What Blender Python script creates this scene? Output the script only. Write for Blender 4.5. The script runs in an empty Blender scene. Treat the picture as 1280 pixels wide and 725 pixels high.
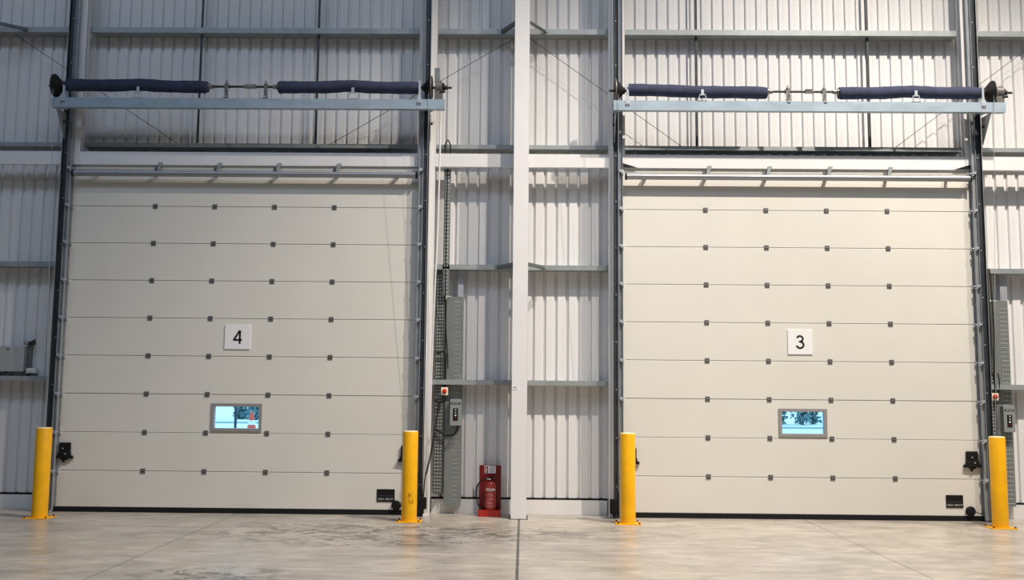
import bpy, bmesh, math, random
from mathutils import Vector, Matrix
R = random.Random(7)
C = bpy.context.scene.collection
PI = math.pi

# ---------------------------------------------------------------- materials
def mat(name, col, rough=.5, metal=0., var=.0, vscale=4., bump=0., bscale=200., spec=.5, stretch=(1, 1, 1)):
    m = bpy.data.materials.new(name); m.use_nodes = True
    nt = m.node_tree; N = nt.nodes; L = nt.links
    b = N['Principled BSDF']
    b.inputs['Roughness'].default_value = rough
    b.inputs['Metallic'].default_value = metal
    b.inputs['Specular IOR Level'].default_value = spec
    b.inputs['Base Color'].default_value = (*col, 1)
    if var or bump:
        tc = N.new('ShaderNodeTexCoord'); mp = N.new('ShaderNodeMapping')
        mp.inputs['Scale'].default_value = stretch
        L.new(tc.outputs['Object'], mp.inputs['Vector'])
    if var:
        n = N.new('ShaderNodeTexNoise'); n.inputs['Scale'].default_value = vscale
        n.inputs['Detail'].default_value = 5
        L.new(mp.outputs['Vector'], n.inputs['Vector'])
        r = N.new('ShaderNodeMapRange'); r.inputs['From Min'].default_value = .3; r.inputs['From Max'].default_value = .7
        r.inputs['To Min'].default_value = 1 - var; r.inputs['To Max'].default_value = 1 + var * .6
        L.new(n.outputs['Fac'], r.inputs['Value'])
        mx = N.new('ShaderNodeVectorMath'); mx.operation = 'SCALE'
        mx.inputs[0].default_value = col
        L.new(r.outputs['Result'], mx.inputs['Scale'])
        L.new(mx.outputs['Vector'], b.inputs['Base Color'])
    if bump:
        n2 = N.new('ShaderNodeTexNoise'); n2.inputs['Scale'].default_value = bscale
        L.new(mp.outputs['Vector'], n2.inputs['Vector'])
        bp = N.new('ShaderNodeBump'); bp.inputs['Strength'].default_value = bump; bp.inputs['Distance'].default_value = .002
        L.new(n2.outputs['Fac'], bp.inputs['Height'])
        L.new(bp.outputs['Normal'], b.inputs['Normal'])
    return m

M = dict(
    clad=mat('liner_sheet_paint', (.75, .745, .735), .5, var=.03, vscale=1.2),
    white=mat('white_paint', (.78, .77, .755), .45, var=.03, vscale=3),
    plinth=mat('plinth_white', (.78, .77, .745), .5, var=.05, vscale=3),
    panel=mat('door_panel_paint', (.70, .68, .61), .5, var=.025, vscale=1.5, bump=.25, bscale=90),
    galv=mat('galvanised_steel', (.56, .60, .64), .42, .55, var=.14, vscale=14),
    galvb=mat('galvanised_beam_steel', (.37, .46, .525), .45, .3, var=.16, vscale=8, stretch=(.4, 1, 1)),
    galvg=mat('galvanised_rail_steel', (.36, .39, .39), .5, .4, var=.12, vscale=6),
    dgalv=mat('dark_and_shaded_steel', (.05, .06, .066), .5, .4, var=.2, vscale=9),
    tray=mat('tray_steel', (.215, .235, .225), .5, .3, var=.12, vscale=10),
    black=mat('black_plastic', (.007, .007, .007), .6, var=.1, vscale=20, spec=.25),
    rubber=mat('black_rubber', (.008, .008, .010), .7, spec=.25),
    dsteel=mat('dark_oiled_steel', (.05, .045, .042), .45, .5, var=.25, vscale=30),
    drum=mat('black_cast_drum', (.016, .014, .013), .55, .2),
    rim=mat('drum_rim_metal', (.30, .27, .25), .45, .5),
    blue=mat('blue_fabric_sleeve', (.032, .040, .082), .85, var=.25, vscale=9, bump=.5, bscale=40),
    tag=mat('hinge_grey', (.13, .125, .12), .5, .3),
    seam=mat('panel_joint_shadow_gap', (.10, .10, .095), .7),
    frame=mat('window_frame_grey', (.27, .26, .255), .5),
    yellow=mat('yellow_paint', (.86, .43, .002), .38, var=.10, vscale=7),
    dusty=mat('dusty_yellow_cap', (.82, .68, .40), .6, var=.1, vscale=12),
    red=mat('red_stand', (.21, .008, .008), .35, var=.1, vscale=8),
    redb=mat('red_cylinder', (.25, .010, .010), .25),
    redtray=mat('red_tray', (.40, .02, .014), .3),
    sign=mat('sign_white', (.83, .83, .82), .45),
    cream=mat('cream_plastic', (.80, .74, .58), .5),
    boxgrey=mat('box_grey', (.25, .27, .26), .5, var=.04, vscale=6),
    boxlight=mat('box_light_grey', (.36, .375, .37), .55, var=.04, vscale=5),
    knob=mat('red_knob', (.62, .03, .012), .35),
    txt=mat('black_lettering', (.01, .01, .01), .5),
    wtxt=mat('white_lettering', (.8, .78, .75), .5),
    gtxt=mat('grey_lettering', (.38, .40, .38), .5),
    alu=mat('bright_metal', (.72, .72, .70), .35, .6),
    outgrd=mat('pale_forecourt', (.88, .88, .86), .8, var=.06, vscale=.6),
    kerb=mat('forecourt_kerb', (.36, .44, .46), .8),
    leaf=mat('leaf_green', (.16, .30, .33), .7, var=.4, vscale=2),
    bark=mat('bark', (.06, .05, .045), .9),
    cone=mat('cone_orange', (.75, .10, .07), .5),
    pole=mat('dark_pole', (.02, .03, .06), .5),
    hall=mat('hall_lining', (.30, .30, .31), .8),
    shell=mat('outer_cladding', (.30, .31, .33), .6),
    chrome=mat('bearing_metal', (.26, .24, .22), .35, .6, var=.2, vscale=40),
)

M['slotlight'] = mat('slot_light_strip', (.55, .57, .56), .4, .2)  # light seen through the tray slots, put into a pale colour
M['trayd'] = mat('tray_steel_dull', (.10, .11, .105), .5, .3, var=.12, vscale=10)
M['gear'] = mat('gearbox_grey', (.15, .145, .135), .45, .3)
M['stay'] = mat('stay_steel', (.15, .17, .17), .5, .3)
M['chan'] = mat('track_channel_steel', (.36, .385, .40), .5, .3, var=.15, vscale=6)
M['tubem'] = mat('tube_paint_grey', (.32, .335, .355), .32, .55, var=.05)
M['bronze'] = mat('rusty_bolt', (.16, .06, .03), .6, .4)
M['scuff'] = mat('brown_scuff', (.30, .14, .01), .7)
M['lab'] = mat('label_red', (.40, .045, .04), .4)
M['pink'] = mat('label_print', (.62, .36, .33), .5)

def glass_mat():
    m = bpy.data.materials.new('window_acrylic'); m.use_nodes = True
    nt = m.node_tree; N = nt.nodes; L = nt.links
    for n in list(N): N.remove(n)
    o = N.new('ShaderNodeOutputMaterial'); t = N.new('ShaderNodeBsdfTransparent'); g = N.new('ShaderNodeBsdfGlossy')
    t.inputs['Color'].default_value = (.86, .96, 1, 1); g.inputs['Roughness'].default_value = .08
    x = N.new('ShaderNodeMixShader'); x.inputs['Fac'].default_value = .05
    L.new(t.outputs[0], x.inputs[1]); L.new(g.outputs[0], x.inputs[2]); L.new(x.outputs[0], o.inputs['Surface'])
    return m
M['glass'] = glass_mat()

def floor_mat():
    m = bpy.data.materials.new('power_floated_concrete'); m.use_nodes = True
    nt = m.node_tree; N = nt.nodes; L = nt.links; b = N['Principled BSDF']
    tc = N.new('ShaderNodeTexCoord')
    def mapping(scale, rot=0):
        mp = N.new('ShaderNodeMapping'); mp.inputs['Scale'].default_value = scale; mp.inputs['Rotation'].default_value = (0, 0, rot)
        L.new(tc.outputs['Object'], mp.inputs['Vector']); return mp.outputs['Vector']
    def noise(vec, scale, detail=5, rough=.55, dist=0):
        n = N.new('ShaderNodeTexNoise'); n.inputs['Scale'].default_value = scale; n.inputs['Detail'].default_value = detail
        n.inputs['Roughness'].default_value = rough; n.inputs['Distortion'].default_value = dist
        L.new(vec, n.inputs['Vector']); return n.outputs['Fac']
    def rng(v, a, b_, c, d):
        r = N.new('ShaderNodeMapRange'); r.inputs['From Min'].default_value = a; r.inputs['From Max'].default_value = b_
        r.inputs['To Min'].default_value = c; r.inputs['To Max'].default_value = d; L.new(v, r.inputs['Value']); return r.outputs['Result']
    def mth(op, a, b_=None, c=None):
        n = N.new('ShaderNodeMath'); n.operation = op
        for i, v in enumerate((a, b_, c)):
            if v is None: continue
            if isinstance(v, (int, float)): n.inputs[i].default_value = v
            else: L.new(v, n.inputs[i])
        return n.outputs[0]
    big = rng(noise(mapping((.5, 1.0, 1)), .9, 4), .3, .7, .86, 1.12)
    streak = rng(noise(mapping((.9, 1.9, 1), .55), 1.7, 7, .62, .6), .32, .68, .74, 1.18)
    streak2 = rng(noise(mapping((1.0, 2.6, 1), -.5), 3, 6, .6, .8), .35, .65, .86, 1.08)
    fine = rng(noise(mapping((1, 1, 1)), 45, 3), .3, .7, .95, 1.05)
    v = mth('MULTIPLY', mth('MULTIPLY', big, streak), mth('MULTIPLY', streak2, fine))
    sep = N.new('ShaderNodeSeparateXYZ'); L.new(tc.outputs['Object'], sep.inputs[0])
    X, Y = sep.outputs['X'], sep.outputs['Y']
    # dark tyre and water stains in front of the fire point and left door
    def blob(cx, cy, rx, ry):
        dx = mth('DIVIDE', mth('SUBTRACT', X, cx), rx); dy = mth('DIVIDE', mth('SUBTRACT', Y, cy), ry)
        d = mth('ADD', mth('MULTIPLY', dx, dx), mth('MULTIPLY', dy, dy))
        return rng(d, .2, 1., 1., 0.)
    st = noise(mapping((1.3, 1.9, 1), .25), 2.4, 12, .70, 1.3)
    stn = rng(st, .49, .545, 0., 1.)
    mask = mth('MINIMUM', mth('ADD', blob(-1.5, -1.6, 2.6, 1.15), mth('MULTIPLY', blob(.9, -1.3, 1.2, .5), .3)), 1.)
    mask = mth('MINIMUM', mth('ADD', mask, mth('MULTIPLY', blob(-2.7, -4.15, .9, .5), 1.)), 1.)
    stain = mth('MULTIPLY', mth('MULTIPLY', stn, mask), .62)
    v = mth('MULTIPLY', v, mth('SUBTRACT', 1., stain))
    sc1 = rng(noise(mapping((.5, 6.0, 1), .75), 2.2, 9, .7, .9), .60, .66, 1., .80)
    sc2 = rng(noise(mapping((.6, 7.0, 1), -.35), 1.9, 9, .7, .7), .61, .67, 1., .84)
    v = mth('MULTIPLY', v, mth('MULTIPLY', sc1, sc2))
    def line(coord, c, w, dark):
        a = mth('ABSOLUTE', mth('SUBTRACT', coord, c))
        return mth('SUBTRACT', 1., mth('MULTIPLY', mth('LESS_THAN', a, w), dark))
    v = mth('MULTIPLY', v, line(X, -3.69, .008, .55))
    v = mth('MULTIPLY', v, line(X, 3.62, .007, .6))
    v = mth('MULTIPLY', v, line(X, -.042, .014, .88))
    v = mth('MULTIPLY', v, line(Y, -3.72, .012, .22))
    sc = N.new('ShaderNodeVectorMath'); sc.operation = 'SCALE'
    mixc = N.new('ShaderNodeMix'); mixc.data_type = 'RGBA'
    mixc.inputs[6].default_value = (.37, .335, .30, 1); mixc.inputs[7].default_value = (.425, .38, .31, 1)
    L.new(rng(noise(mapping((.4, .8, 1)), .7, 3), .35, .65, 0, 1), mixc.inputs[0])
    L.new(mixc.outputs[2], sc.inputs[0]); L.new(v, sc.inputs['Scale'])
    L.new(sc.outputs['Vector'], b.inputs['Base Color'])
    L.new(rng(noise(mapping((1, 2, 1)), 2, 4), .3, .7, .24, .42), b.inputs['Roughness'])
    bp = N.new('ShaderNodeBump'); bp.inputs['Strength'].default_value = .15; bp.inputs['Distance'].default_value = .004
    L.new(st, bp.inputs['Height']); L.new(bp.outputs['Normal'], b.inputs['Normal'])
    return m
M['floor'] = floor_mat()

# ---------------------------------------------------------------- mesh helpers
class MB:
    def __init__(s): s.bm = bmesh.new()
    def box(s, x0, x1, y0, y1, z0, z1, bev=0):
        r = bmesh.ops.create_cube(s.bm, size=1)
        for v in r['verts']:
            v.co = Vector(((x0 + x1) / 2 + v.co.x * (x1 - x0), (y0 + y1) / 2 + v.co.y * (y1 - y0), (z0 + z1) / 2 + v.co.z * (z1 - z0)))
        if bev:
            es = list({e for v in r['verts'] for e in v.link_edges})
            bmesh.ops.bevel(s.bm, geom=es, offset=bev, segments=2, affect='EDGES', profile=.6)
        return s
    def cyl(s, a, b, r, r2=None, n=16, caps=True):
        a = Vector(a); b = Vector(b); r2 = r if r2 is None else r2
        d = (b - a); q = d.to_track_quat('Z', 'Y')
        mt = Matrix.Translation((a + b) / 2) @ q.to_matrix().to_4x4()
        bmesh.ops.create_cone(s.bm, cap_ends=caps, segments=n, radius1=r, radius2=r2, depth=d.length, matrix=mt)
        return s
    def lathe(s, prof, mt=None, n=32):
        """prof: list of (r, h) round the Z axis"""
        mt = mt or Matrix.Identity(4); rings = []
        for r, h in prof:
            if r < 1e-6: rings.append([s.bm.verts.new(mt @ Vector((0, 0, h)))])
            else: rings.append([s.bm.verts.new(mt @ Vector((r * math.cos(2 * PI * k / n), r * math.sin(2 * PI * k / n), h))) for k in range(n)])
        for A, B in zip(rings, rings[1:]):
            for k in range(n):
                k2 = (k + 1) % n
                if len(A) == 1 and len(B) == 1: continue
                if len(A) == 1: s.bm.faces.new((A[0], B[k2], B[k]))
                elif len(B) == 1: s.bm.faces.new((A[k], A[k2], B[0]))
                else: s.bm.faces.new((A[k], A[k2], B[k2], B[k]))
        return s
    def tube(s, pts, rad, n=8):
        pts = [Vector(p) for p in pts]; rings = []
        up = Vector((0, 0, 1))
        prev = None
        for i, p in enumerate(pts):
            t = (pts[min(i + 1, len(pts) - 1)] - pts[max(i - 1, 0)]).normalized()
            if prev is None:
                a = t.orthogonal().normalized()
            else:
                a = (prev - t * prev.dot(t)); a = a.normalized() if a.length > 1e-6 else t.orthogonal().normalized()
            prev = a; c = t.cross(a)
            rr = rad(i / (len(pts) - 1)) if callable(rad) else rad
            rings.append([s.bm.verts.new(p + (a * math.cos(2 * PI * k / n) + c * math.sin(2 * PI * k / n)) * rr) for k in range(n)])
        for A, B in zip(rings, rings[1:]):
            for k in range(n): s.bm.faces.new((A[k], A[(k + 1) % n], B[(k + 1) % n], B[k]))
        s.bm.faces.new(rings[0][::-1]); s.bm.faces.new(rings[-1])
        return s
    def prism(s, poly, axis, a, b):
        """extrude 2-D polygon along axis ('x': poly is (y,z); 'y': (x,z); 'z': (x,y))"""
        def P(u, v, w): return {'x': (w, u, v), 'y': (u, w, v), 'z': (u, v, w)}[axis]
        A = [s.bm.verts.new(P(u, v, a)) for u, v in poly]; B = [s.bm.verts.new(P(u, v, b)) for u, v in poly]
        n = len(poly); s.bm.faces.new(A); s.bm.faces.new(B[::-1])
        for k in range(n): s.bm.faces.new((A[k], B[k], B[(k + 1) % n], A[(k + 1) % n]))
        return s
    def build(s, name, m, parent=None, smooth=False, label=None, bevel=0):
        bmesh.ops.recalc_face_normals(s.bm, faces=s.bm.faces)
        me = bpy.data.meshes.new(name); s.bm.to_mesh(me); s.bm.free()
        me.materials.append(m if not isinstance(m, str) else M[m])
        if any(p.material_index == 1 for p in me.polygons): me.materials.append(M['slotlight'])
        o = bpy.data.objects.new(name, me); C.objects.link(o)
        if smooth:
            for p in me.polygons: p.use_smooth = True
            try: me.set_sharp_from_angle(angle=math.radians(38))
            except Exception: pass
        if bevel:
            md = o.modifiers.new('bevel', 'BEVEL'); md.width = bevel; md.segments = 2; md.limit_method = 'ANGLE'
        if parent is not None:
            o.parent = parent
            if parent.type == 'EMPTY' or True:
                o.matrix_parent_inverse = root_inv(parent)
        if label: o['label'] = label
        return o

def root_inv(p):
    mtx = Matrix.Identity(4); ch = []
    q = p
    while q is not None: ch.append(q); q = q.parent
    for q in reversed(ch): mtx = mtx @ (q.matrix_parent_inverse if q.parent else Matrix.Identity(4)) @ Matrix.Translation(q.location)
    return mtx.inverted()

def tag(o, label, cat, group=None, kind=None):
    if label: o['label'] = label
    if cat: o['category'] = cat
    if group: o['group'] = group
    if kind: o['kind'] = kind
    return o
def thing(name, loc, label, cat, group=None, kind=None):
    o = bpy.data.objects.new(name, None); C.objects.link(o); o.location = loc; o.empty_display_size = .1
    return tag(o, label, cat, group, kind)
def struct(name, mb, m, **k):
    o = mb.build(name, m, **k); o['kind'] = 'structure'; return o
def text_mesh(name, s, size, m, parent, x, y, z, bold=0, extr=.001, align='CENTER'):
    """upright lettering facing the hall (towards -Y), baseline centre at x, z"""
    cu = bpy.data.curves.new(name, 'FONT'); cu.body = s; cu.size = size; cu.extrude = extr; cu.offset = bold
    cu.align_x = align; cu.resolution_u = 3
    t = bpy.data.objects.new(name, cu); C.objects.link(t)
    dg = bpy.context.evaluated_depsgraph_get(); me = bpy.data.meshes.new_from_object(t.evaluated_get(dg))
    bpy.data.objects.remove(t)
    me.transform(Matrix.Translation((x, y, z)) @ Matrix.Rotation(PI / 2, 4, 'X'))
    me.materials.clear(); me.materials.append(M[m])
    o = bpy.data.objects.new(name, me); C.objects.link(o); o.parent = parent; o.matrix_parent_inverse = root_inv(parent)
    return o

def digit_mesh(num, parent, x, y, z, h=.178):
    """plain sans-serif numeral, drawn in units of its height, centred"""
    mb = MB(); w = .148
    def pt(p): return (x + (p[0] - .33) * h, z + (p[1] - .5) * h)
    def stroke(P, w):
        P = [Vector(p) for p in P]; Lp = []; Rp = []
        for i, p in enumerate(P):
            t = (P[min(i + 1, len(P) - 1)] - P[max(i - 1, 0)]).normalized(); n = Vector((-t.y, t.x)) * w / 2
            Lp.append(p + n); Rp.append(p - n)
        for i in range(len(P) - 1): mb.prism([pt(q) for q in (Lp[i], Lp[i + 1], Rp[i + 1], Rp[i])], 'y', y - .0012, y)
    if num == '4':
        stroke([(.50, 0), (.50, 1)], w); stroke([(.02, .285), (.66, .285)], w * .92); stroke([(.05, .27), (.475, .97)], w)
    else:
        def arc(cx, cy, rx, ry, a0, a1, n=16): return [(cx + rx * math.cos(math.radians(a0 + (a1 - a0) * i / n)), cy + ry * math.sin(math.radians(a0 + (a1 - a0) * i / n))) for i in range(n + 1)]
        stroke(arc(.315, .735, .215, .205, 165, -80), w * .95); stroke(arc(.32, .29, .255, .235, 85, -168), w * .98); stroke([(.23, .53), (.36, .53)], w * .8)
    return mb.build('digit', 'txt', parent)

# ---------------------------------------------------------------- layout numbers (metres; X along wall, Y into wall, Z up)
L4, R4, L3, R3 = -6.065, -1.41, 1.30, 5.905      # visible door edges
DOORY = .03
CLADY = .30
HEADZ0, HEADZ1 = 4.59, 4.77
TOPZ = 13.6
POSTS = [(-6.19, -5.995), (-1.44, -1.205), (1.12, 1.335), (5.865, 6.06)]
COLX0, COLX1 = -.146, .05

# ---------------------------------------------------------------- setting
struct('floor', MB().box(-14, 14, -24, .45, -.2, 0), 'floor')
# liner cladding of the end wall
def cladding():
    mb = MB(); bm = mb.bm
    per = .1525; ph = .004
    def sheet(x0, x1, z0, z1):
        xs = []
        k = math.floor((x0 - ph) / per) - 1
        while ph + k * per < x1 + per:
            b = ph + k * per
            for dx, dy in ((0, 0), (.044, 0), (.047, .003), (.050, 0), (.098, 0), (.111, .034), (.137, .034), (.1478, 0)):
                xs.append((b + dx, CLADY + dy))
            k += 1
        xs = [p for p in xs if x0 <= p[0] <= x1]
        xs = [(x0, xs[0][1])] + xs + [(x1, xs[-1][1])]
        A = [bm.verts.new((x, y, z0)) for x, y in xs]; B = [bm.verts.new((x, y, z1)) for x, y in xs]
        for i in range(len(xs) - 1): bm.faces.new((A[i], A[i + 1], B[i + 1], B[i]))
    sheet(-14, -6.1, .205, 4.7); sheet(-1.3, 1.22, .205, 4.7); sheet(5.98, 14, .205, 4.7)
    sheet(-14, 14, 4.7, TOPZ)
    return mb
w = struct('wall_back', cladding(), 'clad')
# outside skin of the same wall, keeps daylight out
sk = MB()
for a, b in ((-14, -6.12), (-1.35, 1.24), (5.96, 14)): sk.box(a, b, .40, .44, 0, 4.6)
sk.box(-14, 14, .40, .44, 4.6, TOPZ)
struct('wall_outer_skin', sk, 'shell')
struct('wall_left', MB().box(-14.1, -14, -24, .45, 0, TOPZ), 'hall')
struct('wall_right', MB().box(14, 14.1, -24, .45, 0, TOPZ), 'hall')
struct('wall_front', MB().box(-14.1, 14.1, -24.1, -24, 0, TOPZ), 'hall')
struct('ceiling', MB().box(-14.1, 14.1, -24.1, .45, TOPZ, TOPZ + .1), 'hall')
bb = MB()
for a, b in ((-13.9, -6.19), (-1.205, 1.12), (6.06, 13.9)): bb.box(a, b, .285, .395, 0, .185)
struct('baseboard_back', bb, 'plinth')
bb = MB()
for a, b in ((-13.9, -6.19), (-1.205, 1.12), (6.06, 13.9)): bb.box(a, b, .295, .39, .185, .212)
struct('trim_1', bb, 'rubber')
# white liner flashings beside the door posts
bb = MB()
for a, b in ((-1.205, -1.10),): bb.box(a, b, .272, .296, .215, 4.58)
struct('trim_2', bb, 'cream' if False else 'plinth')

bb = MB()
for e, q in ((L4, -1), (R4, 1), (L3, -1), (R3, 1)):
    a, b = sorted((e + q * .062, e + q * .10)); bb.box(a, b, .107, .42, 0, 4.60)
struct('trim_3', bb, 'white')  # jamb liners added to stop daylight leaking past the posts
bb = MB()
for a, b in ((L4 - .10, R4 + .10), (L3 - .10, R3 + .10)): bb.box(a, b, .075, .395, 4.602, 4.63)
struct('trim_4', bb, 'white')  # head liners added to keep daylight out above the doors
# ---------------------------------------------------------------- steelwork
def hsec(name, x0, x1, y0, y1, z0, z1, t, label, cat, m='white', plate=None):
    root = thing(name, ((x0 + x1) / 2, (y0 + y1) / 2, z0), label, cat)
    xm = (x0 + x1) / 2
    mb = MB(); mb.box(x0, x1, y0, y0 + t, z0, z1); mb.box(x0, x1, y1 - t, y1, z0, z1); mb.box(xm - .005, xm + .005, y0 + t, y1 - t, z0, z1)
    mb.build('column_shaft', m, root)
    return root
col = hsec('steel_column', COLX0, COLX1, -.27, .098, 0.0, TOPZ, .012,
           'tall white painted steel column in the middle between the two big doors', 'column')
MB().box(COLX0 - .02, COLX1 + .02, -.285, .11, 0, .006).build('base_plate', 'dgalv', col)
lb = MB().box(-.132, -.073, -.2725, -.2705, 1.628, 1.672).build('label_plate', 'sign', col, label='small white label with black line')
MB().box(-.124, -.086, -.2735, -.2725, 1.655, 1.664).build('lettering', 'txt', lb)
MB().box(-.127, -.076, -.2735, -.2725, 1.631, 1.634).build('lettering', 'gtxt', lb)
sides = ['left of the left door', 'right of the left door, beside the cable trays',
         'left of the right door', 'right of the right door, at the right end']
for (a, b), s, (e, q) in zip(POSTS, sides, ((L4, -1), (R4, 1), (L3, -1), (R3, 1))):
    pr = hsec('door_post', a, b, 0, .105, HEADZ0, TOPZ, .01, 'white steel door post rising ' + s, 'post')
    pr.location.z = 0
    for ch in pr.children: ch.matrix_parent_inverse = Matrix.Translation((-pr.location.x, -pr.location.y, 0))
    u, v = (a, e + q * .058) if q < 0 else (e + q * .058, b)
    MB().box(u, v, 0, .10, 0, HEADZ0 - .0005).build('lower_leg', 'white', pr)

def beam(x0, x1, label):
    mb = MB(); mb.box(x0, x1, .002, .014, HEADZ0, HEADZ1); mb.box(x0, x1, .014, .055, HEADZ1 - .010, HEADZ1); mb.box(x0, x1, .014, .055, HEADZ0, HEADZ0 + .010); mb.box(x0, x1, .045, .055, HEADZ0 + .010, HEADZ1 - .010)
    tag(mb.build('head_beam', 'white', bevel=.002), label, 'beam')
beam(-9, POSTS[0][0] - .001, 'white horizontal beam at door-head height on the far left, beyond the left door')
beam(POSTS[0][1] + .001, POSTS[1][0] - .001, 'white horizontal beam across the top of the left door')
beam(POSTS[1][1] + .001, COLX0 + .06, 'short white beam between the left door and the middle column')
beam(COLX0 + .08, POSTS[2][0] - .001, 'short white beam between the middle column and the right door')
beam(POSTS[2][1] + .001, POSTS[3][0] - .001, 'white horizontal beam across the top of the right door')
beam(POSTS[3][1] + .001, 9, 'white horizontal beam at door-head height on the far right, beyond the right door')

def girt(x0, x1, z0, z1, label, y0=.10, dark=False):
    mb = MB(); t = .004
    mb.box(x0, x1, y0, y0 + t, z0, z1)                       # front flange
    mb.box(x0, x1, y0 + t, CLADY - .004, z1 - t, z1)         # web on top
    mb.box(x0, x1, CLADY - .008, CLADY - .002, z0, z1)       # back flange
    mb.box(x0, x1, y0 + t, CLADY - .008, z0, z0 + t)         # lower plate
    tag(mb.build('wall_girt', 'galvg'), label, 'rail')
g0, g1, g2, g3 = POSTS
TZ = (6.465, 6.54)
girt(-9, g0[0], *TZ, 'galvanised wall rail near the top of the picture, left of the first door post')
girt(g0[1], COLX0 + .02, *TZ, 'long galvanised wall rail high above the left door')
girt(COLX1 - .02, g3[0], *TZ, 'long galvanised wall rail high above the right door')
girt(g3[1], 9, *TZ, 'galvanised wall rail near the top of the picture, right of the last door post')
HZ = (4.862, 4.918)
girt(-9, g0[0], *HZ, 'galvanised wall rail just above the white beam at the far left')
girt(g0[1], g1[0], *HZ, 'galvanised wall rail just above the white beam of the left door')
girt(g1[1], COLX0 + .02, *HZ, 'galvanised wall rail above the short beam left of the middle column')
girt(COLX1 - .02, g2[0], *HZ, 'galvanised wall rail above the short beam right of the middle column')
girt(g2[1], g3[0], *HZ, 'galvanised wall rail just above the white beam of the right door')
girt(g3[1], 9, *HZ, 'galvanised wall rail just above the white beam at the far right')
for z, h, w_ in ((3.218, 3.284, 'mid-height'), (1.688, 1.752, 'low')):
    girt(-9, g0[0], z, h, w_ + ' galvanised wall rail at the left edge of the picture')
    girt(g1[1], COLX0 + .02, z, h, w_ + ' galvanised wall rail between the cable trays and the middle column')
    girt(COLX1 - .02, g2[0], z, h, w_ + ' galvanised wall rail between the middle column and the right door')
    girt(g3[1], 9, z, h, w_ + ' galvanised wall rail at the right edge of the picture')

for x, lab in ((-4.47, 'left of the two sag bars above the left door'), (-2.855, 'right of the two sag bars above the left door'),
               (2.33, 'left of the two sag bars above the right door'), (4.665, 'right of the two sag bars above the right door')):
    mb = MB()
    for z0, z1 in ((HZ[1], TZ[0]), (TZ[1], TOPZ - .01)):
        mb.box(x - .016, x + .016, .16, .164, z0, z1); mb.box(x - .016, x - .012, .164, .20, z0, z1)
    tag(mb.build('sag_bar', 'dgalv'), 'thin upright steel bar, ' + lab, 'bar')

def stay(xc, zc, xg, label):
    mb = MB(); a = Vector((xc, -.25, zc)); b = Vector((xg, .098, zc))
    d = (b - a).normalized(); n = Vector((0, 0, 1)); s_ = d.cross(n)
    v = [mb.bm.verts.new(p + q) for p in (a, b) for q in (n * .025, -n * .025, -n * .025 + s_ * .004, n * .025 + s_ * .004)]
    for f in ((0, 1, 2, 3), (7, 6, 5, 4), (0, 4, 5, 1), (1, 5, 6, 2), (2, 6, 7, 3), (3, 7, 4, 0)): mb.bm.faces.new([v[i] for i in f])
    w2 = [mb.bm.verts.new(p + q) for p in (a, b) for q in (-n * .025, -n * .021, -n * .021 + s_ * .045, -n * .025 + s_ * .045)]
    for f in ((0, 1, 2, 3), (7, 6, 5, 4), (0, 4, 5, 1), (1, 5, 6, 2), (2, 6, 7, 3), (3, 7, 4, 0)): mb.bm.faces.new([w2[i] for i in f])
    tag(mb.build('column_stay', 'stay'), label, 'brace')
stay(COLX0 + .002, 6.50, -.345, 'short angled stay from the top wall rail to the left side of the middle column')
stay(COLX1 - .002, 6.50, .265, 'short angled stay from the top wall rail to the right side of the middle column')
stay(COLX0 + .002, 3.25, -.36, 'short angled stay at mid height on the left side of the middle column')
stay(COLX1 - .002, 3.25, .27, 'short angled stay at mid height on the right side of the middle column')
stay(-7.30, 6.50, -6.86, 'angled stay at the top left corner of the picture, on the top wall rail')

def wire(a, b, label, r=.004):
    tag(MB().cyl(a, b, r, n=6).build('bracing_rod', 'dsteel', smooth=True), label, 'rod')
wire((COLX1 - .03, .13, 6.44), (2.12, .13, 4.915), 'thin bracing rod slanting down right from the middle column towards the right door')
wire((COLX0 + .03, .13, 6.44), (-2.66, .13, 4.915), 'thin bracing rod slanting down left from the middle column behind the springs')
wire((-7.05, .13, 6.44), (-4.72, .13, 4.915), 'thin bracing rod slanting down right behind the left spring of the left door')
wire((7.0, .13, 6.44), (4.98, .13, 4.915), 'thin pale bracing rod slanting down left at the far right, behind the spring end')

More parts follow.
